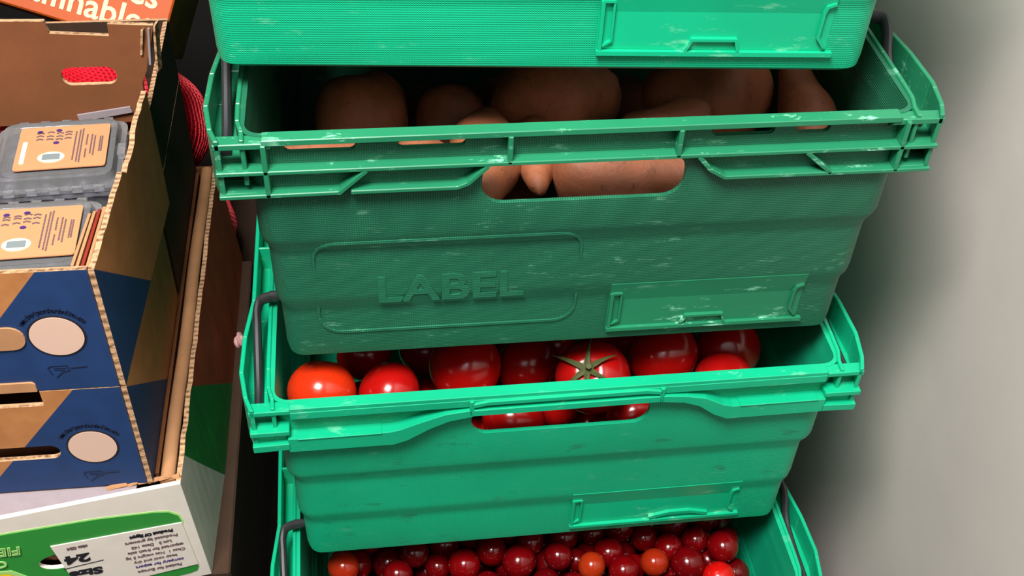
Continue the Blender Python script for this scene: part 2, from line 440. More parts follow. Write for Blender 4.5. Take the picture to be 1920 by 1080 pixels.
    # swinging bale arms, front and back
    for s in ((1, -1) if full else (1,)):
        bm = bmesh.new(); yb = .088
        pts = [(-.1955, .010, -.019), (-.1960, .030, -.017), (-.1965, .065, -.002), (-.1960, yb - .006, .0050), (-.188, yb, .0085), (-.15, yb, .0090), (.15, yb, .0090), (.188, yb, .0085), (.1955, yb - .006, .0050), (.1955, .066, -.012), (.1952, .045, -.0165), (.1950, .012, -.0175)]
        pts = smooth_path(pts, 4)
        if s < 0: pts = [Vector((p.x, DEP - p.y, p.z)) for p in pts]
        tube(bm, pts, .0044, 10, .66); fixn(bm); link('bale_arm', bm, M['arm'], t, UP, True)
    return t

PI_ = .19125
c1 = crate('wave', 'topmost bright green plastic crate, only its lower front in view above the sweet potatoes', (-.0222, .0222, PI_), R(-4.06), M['bright_grid'], M['bright'], .027, False, False)
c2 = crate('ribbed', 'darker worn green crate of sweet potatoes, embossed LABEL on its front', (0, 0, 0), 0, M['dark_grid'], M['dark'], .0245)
c3 = crate('wave', 'bright green crate holding large red tomatoes, under the darker crate', (-.0029, -.0143, -PI_), R(.48), M['bright_dirty'], M['bright'], .015, True, False)
c4 = crate('wave', 'lowest green crate filled with cherry tomatoes at the bottom edge', (-.0024, -.060, -2 * PI_), R(1.02), M['bright_grid'], M['bright'], .02, True, False)
CR = {1: (c1, PI_), 2: (c2, 0), 3: (c3, -PI_), 4: (c4, -2 * PI_)}
def cw(k, p):
    t, z = CR[k]; a = t.rotation_euler.z; c, s = math.cos(a), math.sin(a)
    return Vector((t.location.x + c * p[0] - s * p[1], t.location.y + s * p[0] + c * p[1], z + p[2]))

# low black dolly that carries the stack
t = thing('dolly', 'black plastic dolly on small wheels under the lowest crate', 'dolly', (c4.location.x, c4.location.y, FZ), c4.rotation_euler.z)
zt = c4.location.z - FZ - .0006
b = bmesh.new()
for x0, x1, y0, y1 in ((-.2, .2, .0, .05), (-.2, .2, .55, .60), (-.2, -.15, .05, .55), (.15, .2, .05, .55)): box(b, x0, x1, y0, y1, zt - .03, zt)
link('deck', b, M['wall_dark'], t)
for x in (-.15, .15):
    for y in (.07, .53):
        b = bmesh.new(); tube(b, [(x - .014, y, .05), (x + .014, y, .05)], .05, 20); link('wheel', b, M['arm'], t, None, True)
        b = bmesh.new(); box(b, x - .022, x - .016, y - .02, y + .02, .04, zt - .03); box(b, x + .016, x + .022, y - .02, y + .02, .04, zt - .03); box(b, x - .022, x + .022, y - .02, y + .02, zt - .034, zt - .028); link('fork', b, M['arm'], t)

# ------------------------------------------------------------------ round fruit
def relax(pos, rad, fixed, xlim, y0, y1, z0, it=160, z1=-.006):
    P = np.array(pos, float); r = np.array(rad, float); n = len(P); fx = np.array(fixed, bool)
    for k in range(it):
        d = P[:, None] - P[None]; L = np.sqrt((d ** 2).sum(-1)) + np.eye(n); ov = np.clip(r[:, None] + r[None] + .0003 - L, 0, None); np.fill_diagonal(ov, 0)
        mv = (d / L[..., None] * ov[..., None] * .5).sum(1); mv[fx] *= .04
        P += np.clip(mv, -.004, .004) * .8
        free = ~fx
        P[free, 0] = np.clip(P[free, 0], -xlim + r[free], xlim - r[free]); P[free, 1] = np.clip(P[free, 1], y0 + r[free], y1 - r[free]); P[free, 2] = np.clip(P[free, 2], z0 + r[free], z1 - r[free])
    return P
def tomato_mesh(name, r, mat, seg=28, rings=16, dimple=.18, squash=.92, lobes=.02):
    bm = bmesh.new(); bmesh.ops.create_uvsphere(bm, u_segments=seg, v_segments=rings, radius=r)
    for v in bm.verts:
        u = v.co.z / r; a = math.atan2(v.co.y, v.co.x); rr = math.hypot(v.co.x, v.co.y) / r
        k = 1 + lobes * math.cos(5 * a) * max(0, u) ; v.co.x *= k; v.co.y *= k
        v.co.z *= squash
        v.co.z -= math.copysign(1, u) * dimple * r * math.exp(-(rr / .22) ** 2) * (1 if u > 0 else .3)
    me = bpy.data.meshes.new(name); bm.to_mesh(me); bm.free(); me.materials.append(mat)
    me.polygons.foreach_set('use_smooth', [True] * len(me.polygons)); return me
def calyx_bm(r):
    bm = bmesh.new()
    for k in range(6):
        a = k * math.pi / 3 + random.uniform(-.2, .2); L = r * random.uniform(.8, 1.05); prev = None
        for i in range(5):
            t = i / 4; d = L * t; wv = r * .085 * (1 - t) + .0003; x = d * math.cos(a); y = d * math.sin(a)
            z = r * (.80 + .14 * math.sin(t * 2.6)) - (d * d) / (3.4 * r) + .002 + .10 * r * t * (k % 2)
            nx, ny = -math.sin(a) * wv, math.cos(a) * wv
            cur = [bm.verts.new((x + nx, y + ny, z)), bm.verts.new((x, y, z + .0009)), bm.verts.new((x - nx, y - ny, z)), bm.verts.new((x, y, z - .0007))]
            if prev:
                for j in range(4): bm.faces.new((prev[j], prev[(j + 1) % 4], cur[(j + 1) % 4], cur[j]))
            else: bm.faces.new(cur)
            prev = cur
        bm.faces.new(prev[::-1])
    tube(bm, [(0, 0, r * .72), (0.0005, 0, r * .95), (.002, .001, r * 1.12)], [.0016, .0014, .002], 6)
    fixn(bm); return bm

# large tomatoes in the third crate: (x, y, z of centre in crate space, radius, label, skin)
TG = 'red tomatoes in the third crate'
T = [(-.156, .034, -.030, .0230, 'orange-red tomato in the left front corner of the crate', 'tomato_orange'),
     (-.110, .034, -.038, .0215, 'low red tomato second from the left behind the crate lip', 'tomato'),
     (-.058, .066, -.050, .0260, 'shaded red tomato third from the left, with a soft pale sheen', 'tomato'),
     (-.012, .078, -.064, .0240, 'dark red tomato tucked left of the one with the green stalk', 'tomato'),
     (.028, .0375, -.037, .0262, 'large red tomato with spidery green stalk at the crate centre', 'tomato'),
     (.086, .066, -.051, .0260, 'shaded red tomato just right of the stalked tomato', 'tomato'),
     (.122, .034, -.047, .0215, 'red tomato low at the right end with a tiny glint', 'tomato'),
     (.140, .080, -.064, .0240, 'darkest red tomato at the right end, under the upper crate', 'tomato'),
     (-.027, .036, -.077, .0230, 'red tomato seen in the left half of the handle slot', 'tomato'),
     (.060, .0345, -.079, .0205, 'glossy red tomato with two glints at the slot right end', 'tomato')]
pos = [t[:3] for t in T]; rad = [t[3] for t in T]; fix = [1] * len(T)
for lz in (-.143, -.103):
    for i in range(7):
        for j in range(2):
            if lz > -.12 and j == 0 and i in (3, 5): continue
            pos.append((-.142 + i * .0465 + (.012 if lz > -.12 else 0), .037 + j * .046, lz)); rad.append(.0213); fix.append(0)
for i in range(6): pos.append((-.13 + i * .047, .115, -.085)); rad.append(.0213); fix.append(0)
for j in (0, 1):
    for i in range(7): pos.append((-.140 + i * .0465 + .01 * j, .128 + j * .046, -.050)); rad.append(.0220); fix.append(0)
for i in (0, 1, 4.6): pos.append((-.132 + i * .05, .036, -.082)); rad.append(.021); fix.append(0)
Pn = relax(pos, rad, fix, .163, .0185, .26, -.1655)
big = {k: tomato_mesh('tomato', 1.0, M[k]) for k in ('tomato', 'tomato_orange')}
for i, p in enumerate(Pn):
    vis = i < len(T); mk = T[i][5] if vis else 'tomato'
    o = bpy.data.objects.new('tomato', big[mk]); C.objects.link(o); o.location = cw(3, p); r = rad[i]; o.scale = (r, r, r)
    random.seed(40 + i)
    o.rotation_euler = (random.uniform(1.8, 3.2), random.uniform(-.5, .5), random.uniform(0, 6))
    if i == 4:
        o.rotation_euler = (0, 0, 0)
        q = Vector((-.30, -.42, .80)).normalized().to_track_quat('Z', 'Y'); o.rotation_euler = q.to_euler()
        cb = calyx_bm(r); bmesh.ops.scale(cb, verts=cb.verts, vec=(1 / r,) * 3); link('calyx', cb, M['calyx'], o)
    tag(o, T[i][4] if vis else 'red tomato buried in the lower layers of its crate', 'tomato', TG)

# cherry tomatoes in the lowest crate
CG = 'cherry tomatoes in the lowest crate'
K = [(-.153, .072, -.030, .0122, 'orange-red cherry tomato alone at the far left, two highlights', 'cherry_orange'),
     (.113, .046, -.030, .0132, 'large bright red cherry tomato near the right end', 'cherry'),
     (.143, .056, -.029, .0125, 'cherry tomato furthest right, against the crate wall', 'cherry'),
     (.128, .071, -.035, .0110, 'small cherry tomato behind the rightmost ones, with two glints', 'cherry'),
     (.087, .050, -.030, .0110, 'brownish orange cherry tomato left of the large bright one', 'cherry_orange'),
     (.038, .053, -.031, .0108, 'orange-tinged cherry tomato near the middle right', 'cherry_orange'),
     (-.018, .060, -.031, .0130, 'long dark red cherry tomato in the middle with a streak of light', 'cherry'),
     (.062, .046, -.030, .0118, 'red cherry tomato between the two orange-tinged ones', 'cherry'),
     (.136, .036, -.036, .0130, 'scarlet cherry tomato cut by the bottom edge, lower right', 'cherry_bright'),
     (.012, .062, -.029, .0110, 'dark cherry tomato right of the long one, facing up', 'cherry'),
     (-.112, .064, -.034, .0112, 'dim cherry tomato second from the left at the bottom edge', 'cherry')]
pos = [k[:3] for k in K]; rad = [k[3] for k in K]; fix = [1] * len(K); random.seed(11)
for layer, z in enumerate((-.037, -.055, -.073)):
    ny = 5 if layer < 2 else 4
    for j in range(ny):
        for i in range(14 if layer < 2 else 13):
            x = -.152 + i * .0232 + (.0116 if (j + layer) % 2 else 0); y = .026 + j * .0205 + layer * .004
            if layer > 1 and (i + j) % 2 and y > .05 and False: continue
            q = (x + random.uniform(-.008, .008), y + random.uniform(-.008, .008), z + random.uniform(-.008, .003))
            if layer == 0: q = (q[0], q[1], q[2] - .016 * min(1, max(0, (.07 - q[0]) / .05)))
            if layer == 0 and min(math.dist(q, k[:3]) for k in K) < .0165: continue
            pos.append(q); rad.append(random.choice((.0095, .0102, .0108, .0115, .0122, .0128))); fix.append(0)
Pn = relax(pos, rad, fix, .166, .012, .145, -.092, 220, -.022)
cm = {k: tomato_mesh('cherry_tomato', 1.0, M[k], 20, 12, .08, 1.04, .0) for k in ('cherry', 'cherry_orange', 'cherry_bright')}
for i, p in enumerate(Pn):
    vis = i < len(K)
    mk = K[i][5] if vis else 'cherry'
    o = bpy.data.objects.new('cherry_tomato', cm[mk]); C.objects.link(o); o.location = cw(4, p); r = rad[i]; o.scale = (r, r, r)
    random.seed(90 + i); o.rotation_euler = (random.uniform(1.2, 2.6), random.uniform(-.9, .9), random.uniform(0, 6))
    tag(o, K[i][4] if vis else ('dark red cherry tomato in the shaded heap under the upper crate' if p[2] > -.045 else 'red cherry tomato deep in the heap of its crate'), 'tomato', CG)
# the false bottom the heap sits on: a shallow cardboard tray inside the crate
b = bmesh.new(); box(b, -.160, .160, .024, .30, -.1655, -.0935); bevel(b, .002, 1)
o = link('cardboard_insert', b, M['card_dark'], None); o.location = cw(4, (0, 0, 0)); o.rotation_euler.z = c4.rotation_euler.z
tag(o, 'brown cardboard insert under the heap of cherry tomatoes', 'box')

# ------------------------------------------------------------------ sweet potatoes in the second crate
def potato_mesh(seed, L, r, bend=.12, cut=False):
    rnd = random.Random(seed); bm = bmesh.new(); seg, rings = 20, 18; rg = []
    ph = [rnd.uniform(0, 6.3) for _ in range(6)]
    for i in range(rings + 1):
        t = i / rings; x = (t - .5) * L
        e = (max(0, math.sin(math.pi * min(1, max(0, t)))) ** .33) * (1 - .18 * math.sin(2 * math.pi * t + ph[0])) if not cut else (math.sin(math.pi * (.18 + .82 * t)) ** .6)
        e = max(e, .06); row = []
        for k in range(seg):
            a = 2 * math.pi * k / seg
            rr = r * e * (1 + .05 * math.sin(2 * a + ph[1] + 2 * t) + .035 * math.sin(3 * a + ph[2] + 9 * t) + .03 * math.sin(11 * t + ph[3] + a))
            row.append(bm.verts.new((x, rr * math.cos(a) + bend * r * math.sin(math.pi * t), rr * math.sin(a))))
        rg.append(row)
    for a, c in zip(rg, rg[1:]):
        for k in range(seg): bm.faces.new((a[k], a[(k + 1) % seg], c[(k + 1) % seg], c[k]))
    bm.faces.new(rg[0][::-1]); bm.faces.new(rg[-1]); fixn(bm)
    me = bpy.data.meshes.new('sweet_potato'); bm.to_mesh(me); bm.free(); me.materials.append(M['potato'])
    me.polygons.foreach_set('use_smooth', [True] * len(me.polygons)); return me
PG = 'sweet potatoes in the second crate'
Q = [((-.0495, .057, -.061), (84, 0), .090, .0192, 'sweet potato at the left end of the handle slot, end on'),
     ((-.0165, .066, -.067), (84, 0), .084, .0118, 'thin sweet potato squeezed beside the one at the slot left end'),
     ((.0440, .042, -.0700), (-4, 3), .110, .0265, 'big smooth sweet potato filling the middle of the handle slot'),
     ((.066, .078, -.058), (12, -4), .062, .0140, 'dirt-spotted sweet potato at the upper right of the handle slot'),
     ((.004, .122, -.066), (6, 2), .088, .0300, 'rounded sweet potato in the middle of the gap above the rim'),
     ((.105, .122, -.064), (8, 2), .092, .0310, 'large dirt-flecked sweet potato right of centre in the gap'),
     ((.161, .092, -.056), (88, -8), .080, .0170, 'sweet potato standing end on at the right of the gap'),
     ((-.142, .034, -.048), (3, 0), .062, .0165, 'lit sweet potato behind the leftmost rim slot'),
     ((-.085, .034, -.051), (-6, 0), .052, .0155, 'sweet potato behind the second rim slot from the left'),
     ((-.122, .135, -.082), (65, 6), .080, .0280, 'dark upright sweet potato deep in the left of the gap'),
     ((-.066, .132, -.086), (80, 0), .060, .0220, 'shadowed sweet potato in the dark left of centre'),
     ((.118, .038, -.070), (2, 0), .050, .0140, 'sweet potato low behind the right rim slots')]
for i, (p, (yaw, pit), L, r, lab) in enumerate(Q):
    o = bpy.data.objects.new('sweet_potato', potato_mesh(i + 3, L, r)); C.objects.link(o); o.location = cw(2, p)
    o.rotation_euler = (random.Random(i).uniform(0, 6), R(pit), R(yaw)); tag(o, lab, 'vegetable', PG)
fill = [potato_mesh(50 + i, .108, .0220, .03) for i in range(3)]
n = 0
for z, ys in ((-.1385, (.080, .196)), (-.060, (.235,))):
    for y in ys:
        for i in range(6 if z > -.1 else 6):
            if z < -.1 and y < .1 and i in (3, 4, 5): continue
            o = bpy.data.objects.new('sweet_potato', fill[n % 3]); C.objects.link(o); o.location = cw(2, (-.134 + i * .0535, y, z))
            o.rotation_euler = (i * 1.1, 0, R(90)); tag(o, 'sweet potato under the top ones, hidden in its crate', 'vegetable', PG); n += 1
for i in range(3):
    if i == 1: continue
    o = bpy.data.objects.new('sweet_potato', fill[i]); C.objects.link(o); o.location = cw(2, (-.105 + i * .105, .046, -.096 if i == 0 else -.1125)); o.rotation_euler = (i, 0, R(0))
    tag(o, 'sweet potato under the top ones, hidden in its crate', 'vegetable', PG)

# ------------------------------------------------------------------ cardboard boxes on the left
XR = -.281
def cboard(name, verts, mats, parent, idx=None):
    bm = bmesh.new(); hexa(bm, verts)
    fixn(bm); bm.faces.ensure_lookup_table()
    if idx:
        for f, k in idx.items(): bm.faces[f].material_index = k
    return link(name, bm, mats, parent)
# faces of hexa: 0 bottom, 1 top, 2 front(-y), 3 right(+x), 4 back, 5 left
def cutbox(o, polys, y0, y1):
    cuts = []
    for poly in polys:
        c = bmesh.new(); prism(c, poly, y0, y1); fixn(c); cc = link('cut', c, [M['edge']], o.parent); cuts.append(cc)
    bpy.context.view_layer.update(); boolcut(o, cuts)
TH = .0035
def jag(bm, amp, zmin, seed):
    rnd = random.Random(seed)
    for v in bm.verts:
        if v.co.z > zmin: v.co.z += rnd.uniform(-amp, amp); v.co.x += rnd.uniform(-amp, amp) * .4
def blue_box(label, ztop, h, depth, opened):
    t = thing('cardboard_tray', label, 'box', (XR, .013, ztop - h), 0, 'blue printed cardboard trays'); wd = .30
    # object space of every panel: x = 0 at the right edge, z = 0 at the top edge, parent sits at the base
    def pan(name, verts, mats, idx):
        o = cboard(name, verts, mats, t, idx); o.location = (0, 0, h); return o
    f = pan('front_panel', [(-wd, 0, -h), (-TH - .0006, 0, -h), (-TH - .0006, TH, -h), (-wd, TH, -h), (-wd, 0, 0), (-TH - .0006, 0, 0), (-TH - .0006, TH, 0), (-wd, TH, 0)], [M['card_in'], M['edge'], M['blue']], {0: 1, 1: 1, 2: 2, 3: 1, 5: 1})
    # side wall, its raw corrugated end showing at the front corner, with a torn top edge
    bm = bmesh.new(); ns = 24; top = []
    rnd = random.Random(int(abs(ztop) * 1000)); prev = None
    for i in range(ns + 1):
        y = depth * i / ns; zt = rnd.uniform(-.0012, .0010)
        if opened and .095 < y < .135: zt -= .006
        fl = .009 * y / depth if opened else 0; xo = fl
        cur = [bm.verts.new(q) for q in ((-TH + fl, y, -h), (fl, y, -h), (xo, y, zt), (-TH + xo, y, zt))]
        if prev:
            for j, mi in ((0, 0), (1, 2), (2, 1), (3, 0)):
                bm.faces.new((prev[j], prev[(j + 1) % 4], cur[(j + 1) % 4], cur[j])).material_index = mi
        else: bm.faces.new(cur).material_index = 1
        prev = cur
    bm.faces.new(prev[::-1]).material_index = 1; fixn(bm)
    sd = link('side_panel', bm, [M['card_in'], M['edge'], M['blue_side']], t); sd.location = (0, 0, h)
    pan('side_panel', [(-wd, TH, -h), (-wd + TH, TH, -h), (-wd + TH, depth, -h), (-wd, depth, -h), (-wd, TH, 0), (-wd + TH, TH, 0), (-wd + TH, depth, 0), (-wd, depth, 0)], [M['card_in']], {})
    pan('base_panel', [(-wd + TH, TH, -h), (-TH, TH, -h), (-TH, depth, -h), (-wd + TH, depth, -h), (-wd + TH, TH, -h + .004), (-TH, TH, -h + .004), (-TH, depth, -h + .004), (-wd + TH, depth, -h + .004)], [M['card_in']], {})
    return t, f, wd
Z2 = -.099; H2 = .099; H1 = .098; DB = .186
bx2, f2, wd = blue_box('upper blue and brown cardboard tray with clear punnets inside', Z2, H2, DB, True)
bx1, f1, wd = blue_box('lower blue and brown cardboard tray with a black slot, under another', Z2 - H2 - .001, H1, DB, False)
def loc_off(o, h): o.location = (0, 0, h); return o
def prints(t, h, z0, ring_r, cx):
    for rr, mt, yy, nm in ((ring_r, M['ink'], -.0004, 'print_ring'), (ring_r - .0013, M['disc'], -.0007, 'print_disc')):
        bm = bmesh.new(); prism(bm, [(cx + rr * math.cos(2 * math.pi * i / 40), z0 + rr * math.sin(2 * math.pi * i / 40)) for i in range(40)], yy, .0002); fixn(bm)
        loc_off(link(nm, bm, mt, t), h)
    bm = bmesh.new(); s = 'www.theripeorchardonline.com'
    for i, ch in enumerate(s):
        if ch == ' ': continue
        a = R(90 + 56 - 112 * i / (len(s) - 1)); q = text_bm(ch, .0052, .0003, .00008)
        place(q, (cx + .0215 * math.cos(a), -.0003, z0 + .0215 * math.sin(a)), -(a - math.pi / 2)); me = bpy.data.meshes.new('q'); q.to_mesh(me); q.free(); bm.from_mesh(me); bpy.data.meshes.remove(me)
    loc_off(link('curved_lettering', bm, M['ink_blue'], t), h)
    bm = bmesh.new(); lx = cx - .004; lz = z0 - .029
    ribbon(bm, [(lx - .006, lz - .004), (lx - .0075, lz + .002), (lx - .005, lz + .0035), (lx + .004, lz + .0035), (lx + .005, lz - .001), (lx + .001, lz - .002), (lx - .002, lz - .005), (lx - .004, lz - .007)], .0006, -.0004, .0002)
    ribbon(bm, [(lx - .004, lz + .0015), (lx + .003, lz + .0012)], .0005, -.0004, .0002); ribbon(bm, [(lx - .004, lz), (lx + .002, lz - .0003)], .0005, -.0004, .0002)
    ribbon(bm, [(lx + .006, lz + .0010), (lx + .016, lz + .0016)], .0010, -.0004, .0002)
    fixn(bm); loc_off(link('print_emblem', bm, M['ink_blue'], t), h)
prints(bx2, H2, -.052, .0172, -.032)
prints(bx1, H1, -.056, .0168, -.032)
# upper tray: handle hole closed by its brown flap, locking tab at the foot; lower tray: open slot and notch
bm = bmesh.new(); prism(bm, rrect(-.115, -.0505, -.0610, -.0425, .0088), -.0012, .0002); fixn(bm); loc_off(link('handle_flap', bm, M['card_tan'], bx2), H2)
bm = bmesh.new(); prism(bm, rrect(-.115, -.054, -.0985, -.0905, .003, corners=(1, 0, 0, 0)), -.0014, .0002); fixn(bm); loc_off(link('locking_tab', bm, M['card_tan'], bx2), H2)
cutbox(f1, [[(x, z + H1) for x, z in rrect(-.135, -.0535, -.0655, -.0525, .0062)], [(x, z + H1) for x, z in rrect(-.14, -.0535, -.0135, .004, .001)]], -.01, .01)
# tall back panel of the upper tray with a notch and a hand hole, its torn right edge
bm = bmesh.new(); xs = XR
poly = [(-.40, -.1245), (-.2795, -.1245), (-.2785, -.113), (-.2745, -.104), (-.2735, -.092), (-.2690, -.083), (-.2665, -.073), (-.2640, -.066), (-.2600, -.052), (-.2592, -.0485),
        (-.2885, -.0465), (-.2890, -.0555), (-.3270, -.0525), (-.3285, -.0435), (-.40, -.0415)]
prism(bm, poly, .2000, .2035); fixn(bm)
for f in bm.faces:
    if abs(f.normal.y) < .5: f.material_index = 1
bmesh.ops.translate(bm, verts=bm.verts, vec=(-XR, -.013, 0))
lid = link('back_panel', bm, [M['card_in'], M['edge']], bx2); lid.location = (0, 0, -(Z2 - H2))
cutbox(lid, [[(x - XR, z - (Z2 - H2)) for x, z in rrect(-.3265, -.2895, -.0930, -.0790, .0068)]], .15, .21)
for k, (xo, zt, zb) in enumerate(((-.2655, -.0500, -.0700), (-.2615, -.0500, -.0790), (-.2580, -.0495, -.0860))):
    bm = bmesh.new()
    hexa(bm, [(xo - .0055 - XR, .186, zb), (xo - .004 - XR, .186, zb), (xo - .002 - XR, .192, zb), (xo - .0035 - XR, .192, zb), (xo - .0015 - XR, .184, zt), (xo - XR, .184, zt), (xo + .0015 - XR, .192, zt), (xo - XR, .192, zt)]); fixn(bm)
    o = link('torn_flap', bm, M['edge'] if k != 1 else M['tape_white'], bx2); o.location = (0, -.0005 + k * .002, -(Z2 - H2))
# folded inner flaps inside the right wall
for k in range(4):
    bm = bmesh.new(); x1 = -.0040 - k * .0027; y1 = .062 - .002 * k
    hexa(bm, [(x1 - .0018, .0045, -.0058), (x1, .0045, -.0058), (x1 + .002, y1, -.0058), (x1 + .0002, y1, -.0058), (x1 - .0018, .0045, -.0022 + .0006 * k), (x1, .0045, -.0022 + .0006 * k), (x1 + .002, y1, -.003), (x1 + .0002, y1, -.003)]); fixn(bm)
    o = link('folded_flap', bm, M['card_tan'] if k != 1 else M['orange_in'], bx2); o.location = (0, 0, H2)
# strip of white paper on the back panel foot
bm = bmesh.new(); prism(bm, [(-.322, -.1160), (-.285, -.1105), (-.284, -.1150), (-.321, -.1215)], .1975, .1990); fixn(bm)
o = link('paper_strip', bm, M['tape_white'], None); tag(o, 'white paper strip behind the rear punnet lid', 'paper')

# plain brown trays behind, and the red net bags
def plain_tray(label, x1, y0, y1, z0, z1, mat, wdt=.30):
    t = thing('cardboard_tray', label, 'box', (x1, y0, z0)); h = z1 - z0; d = y1 - y0
    for nm, v in (('front_panel', (-wdt, 0, 0, TH)), ('back_panel', (-wdt, 0, d - TH, d)), ('side_panel', (-TH, 0, TH, d - TH)), ('side_panel', (-wdt, -wdt + TH, TH, d - TH))):
        bm = bmesh.new(); box(bm, v[0], v[1], v[2], v[3], 0, h); jag(bm, .0007, h * .9, 5)
        for f in bm.faces:
            if f.normal.z > .5: f.material_index = 1
        bm.normal_update()
        for f in bm.faces:
            if f.normal.z > .5: f.material_index = 1
        link(nm, bm, [mat, M['edge']], t)
    bm = bmesh.new(); box(bm, -wdt + TH, -TH, TH, d - TH, 0, .004); link('base_panel', bm, mat, t)
    return t
plain_tray('dark brown tray behind the blue trays holding a red net bag', XR, .207, .372, -.198, -.140, M['card_dark'])
plain_tray('dark brown tray under the one with the net bag', XR, .207, .372, -.2965, -.199, M['card_dark'])

def net_bag(label, c, r, group='red net bags of fruit', seam=False):
    t = thing('net_bag', label, 'bag', (c[0], c[1], c[2] - r[2]), 0, group)
    rnd = random.Random(int(c[2] * -1000)); blobs = [Vector((rnd.gauss(0, 1), rnd.gauss(0, 1), rnd.gauss(0, 1))).normalized() for _ in range(14)]
    def rad(d): return 1 + .07 * max(math.exp(-((d - b2).length / .38) ** 2) for b2 in blobs) * 1.0
    bm = bmesh.new(); bmesh.ops.create_uvsphere(bm, u_segments=40, v_segments=24, radius=1)
    for v in bm.verts:
        d = v.co.normalized(); k = rad(d) * .97; v.co = Vector((d.x * r[0] * k, d.y * r[1] * k, d.z * r[2] * k + r[2]))
    link('fruit_filling', bm, M['fruit_red'], t, None, True)
    # the net: thin crossing threads wound over the lumps
    bm = bmesh.new(); nm = 64; th = .0010
    for sgn in (-1, 1):
        for i in range(nm):
            prev = None
            for k in range(25):
                ph = math.pi * (.06 + .88 * k / 24); a = 2 * math.pi * i / nm + sgn * 2.2 * (k / 24)
                d = Vector((math.sin(ph) * math.cos(a), math.sin(ph) * math.sin(a), math.cos(ph))); kk = rad(d) * 1.0
                p = Vector((d.x * r[0] * kk, d.y * r[1] * kk, d.z * r[2] * kk + r[2])); tn = Vector((-math.sin(a), math.cos(a), 0)) * th
                cur = (bm.verts.new(p - tn * .5), bm.verts.new(p + tn * .5), bm.verts.new(p + d * .0012))
                if prev:
                    for j in range(3): bm.faces.new((prev[j], prev[(j + 1) % 3], cur[(j + 1) % 3], cur[j]))
                prev = cur
    o = link('net', bm, M['net'], t); o['kind'] = 'stuff'
    if seam:
        bm = bmesh.new(); tube(bm, [(r[0] * .99 * math.cos(a), r[1] * .99 * math.sin(a), r[2] * .25 ) for a in [R(x) for x in range(-90, 60, 10)]], .0022, 6); link('seam', bm, M['seam'], t)
net_bag('red net bag glimpsed through the hand hole of the tall brown panel', (-.355, .290, -.156), (.060, .062, .034))
net_bag('red net bag bulging between the brown trays and the dark green crate', (-.342, .432, -.287), (.066, .055, .067))
net_bag('small lower red net bag peeping out beneath the bulging one', (-.330, .440, -.4185), (.062, .062, .0575))
b = bmesh.new(); box(b, -.45, -.245, .376, .60, FZ, -.478); bevel(b, .0015, 1); o = link('cardboard_box', b, M['card_dark']); tag(o, 'dark closed cardboard box on the floor behind, under the net bags', 'box')

# orange printed box leaning behind the tall panel
t = thing('orange_box', 'orange printed box with cream lettering, tilted behind the brown panel', 'box', (-.2974, .400, -.1874))
t.rotation_euler = (Matrix.Rotation(R(-35.5), 3, 'X') @ Matrix.Rotation(R(19.1), 3, 'Y')).to_euler()
bm = bmesh.new(); hexa(bm, [(-.30, 0, 0), (0, 0, 0), (.0, .115, 0), (-.30, .115, 0), (-.30, 0, .13), (0, 0, .13), (0, .115, .13), (-.30, .115, .13)])
fixn(bm); bm.faces.ensure_lookup_table(); bm.faces[0].material_index = 1; bm.faces[3].material_index = 2
bevel(bm, .0015, 1); link('carton', bm, [M['orange'], M['orange_in'], M['orange_side']], t)
bm = text_bm('raffinables', .030, .0006, .0005, 'RIGHT'); place(bm, (-.010, -.0004, .0190)); link('lettering', bm, M['cream'], t)
bm = text_bm('douces', .030, .0006, .0005, 'RIGHT'); place(bm, (-.012, -.0004, .0425)); link('lettering', bm, M['cream'], t)

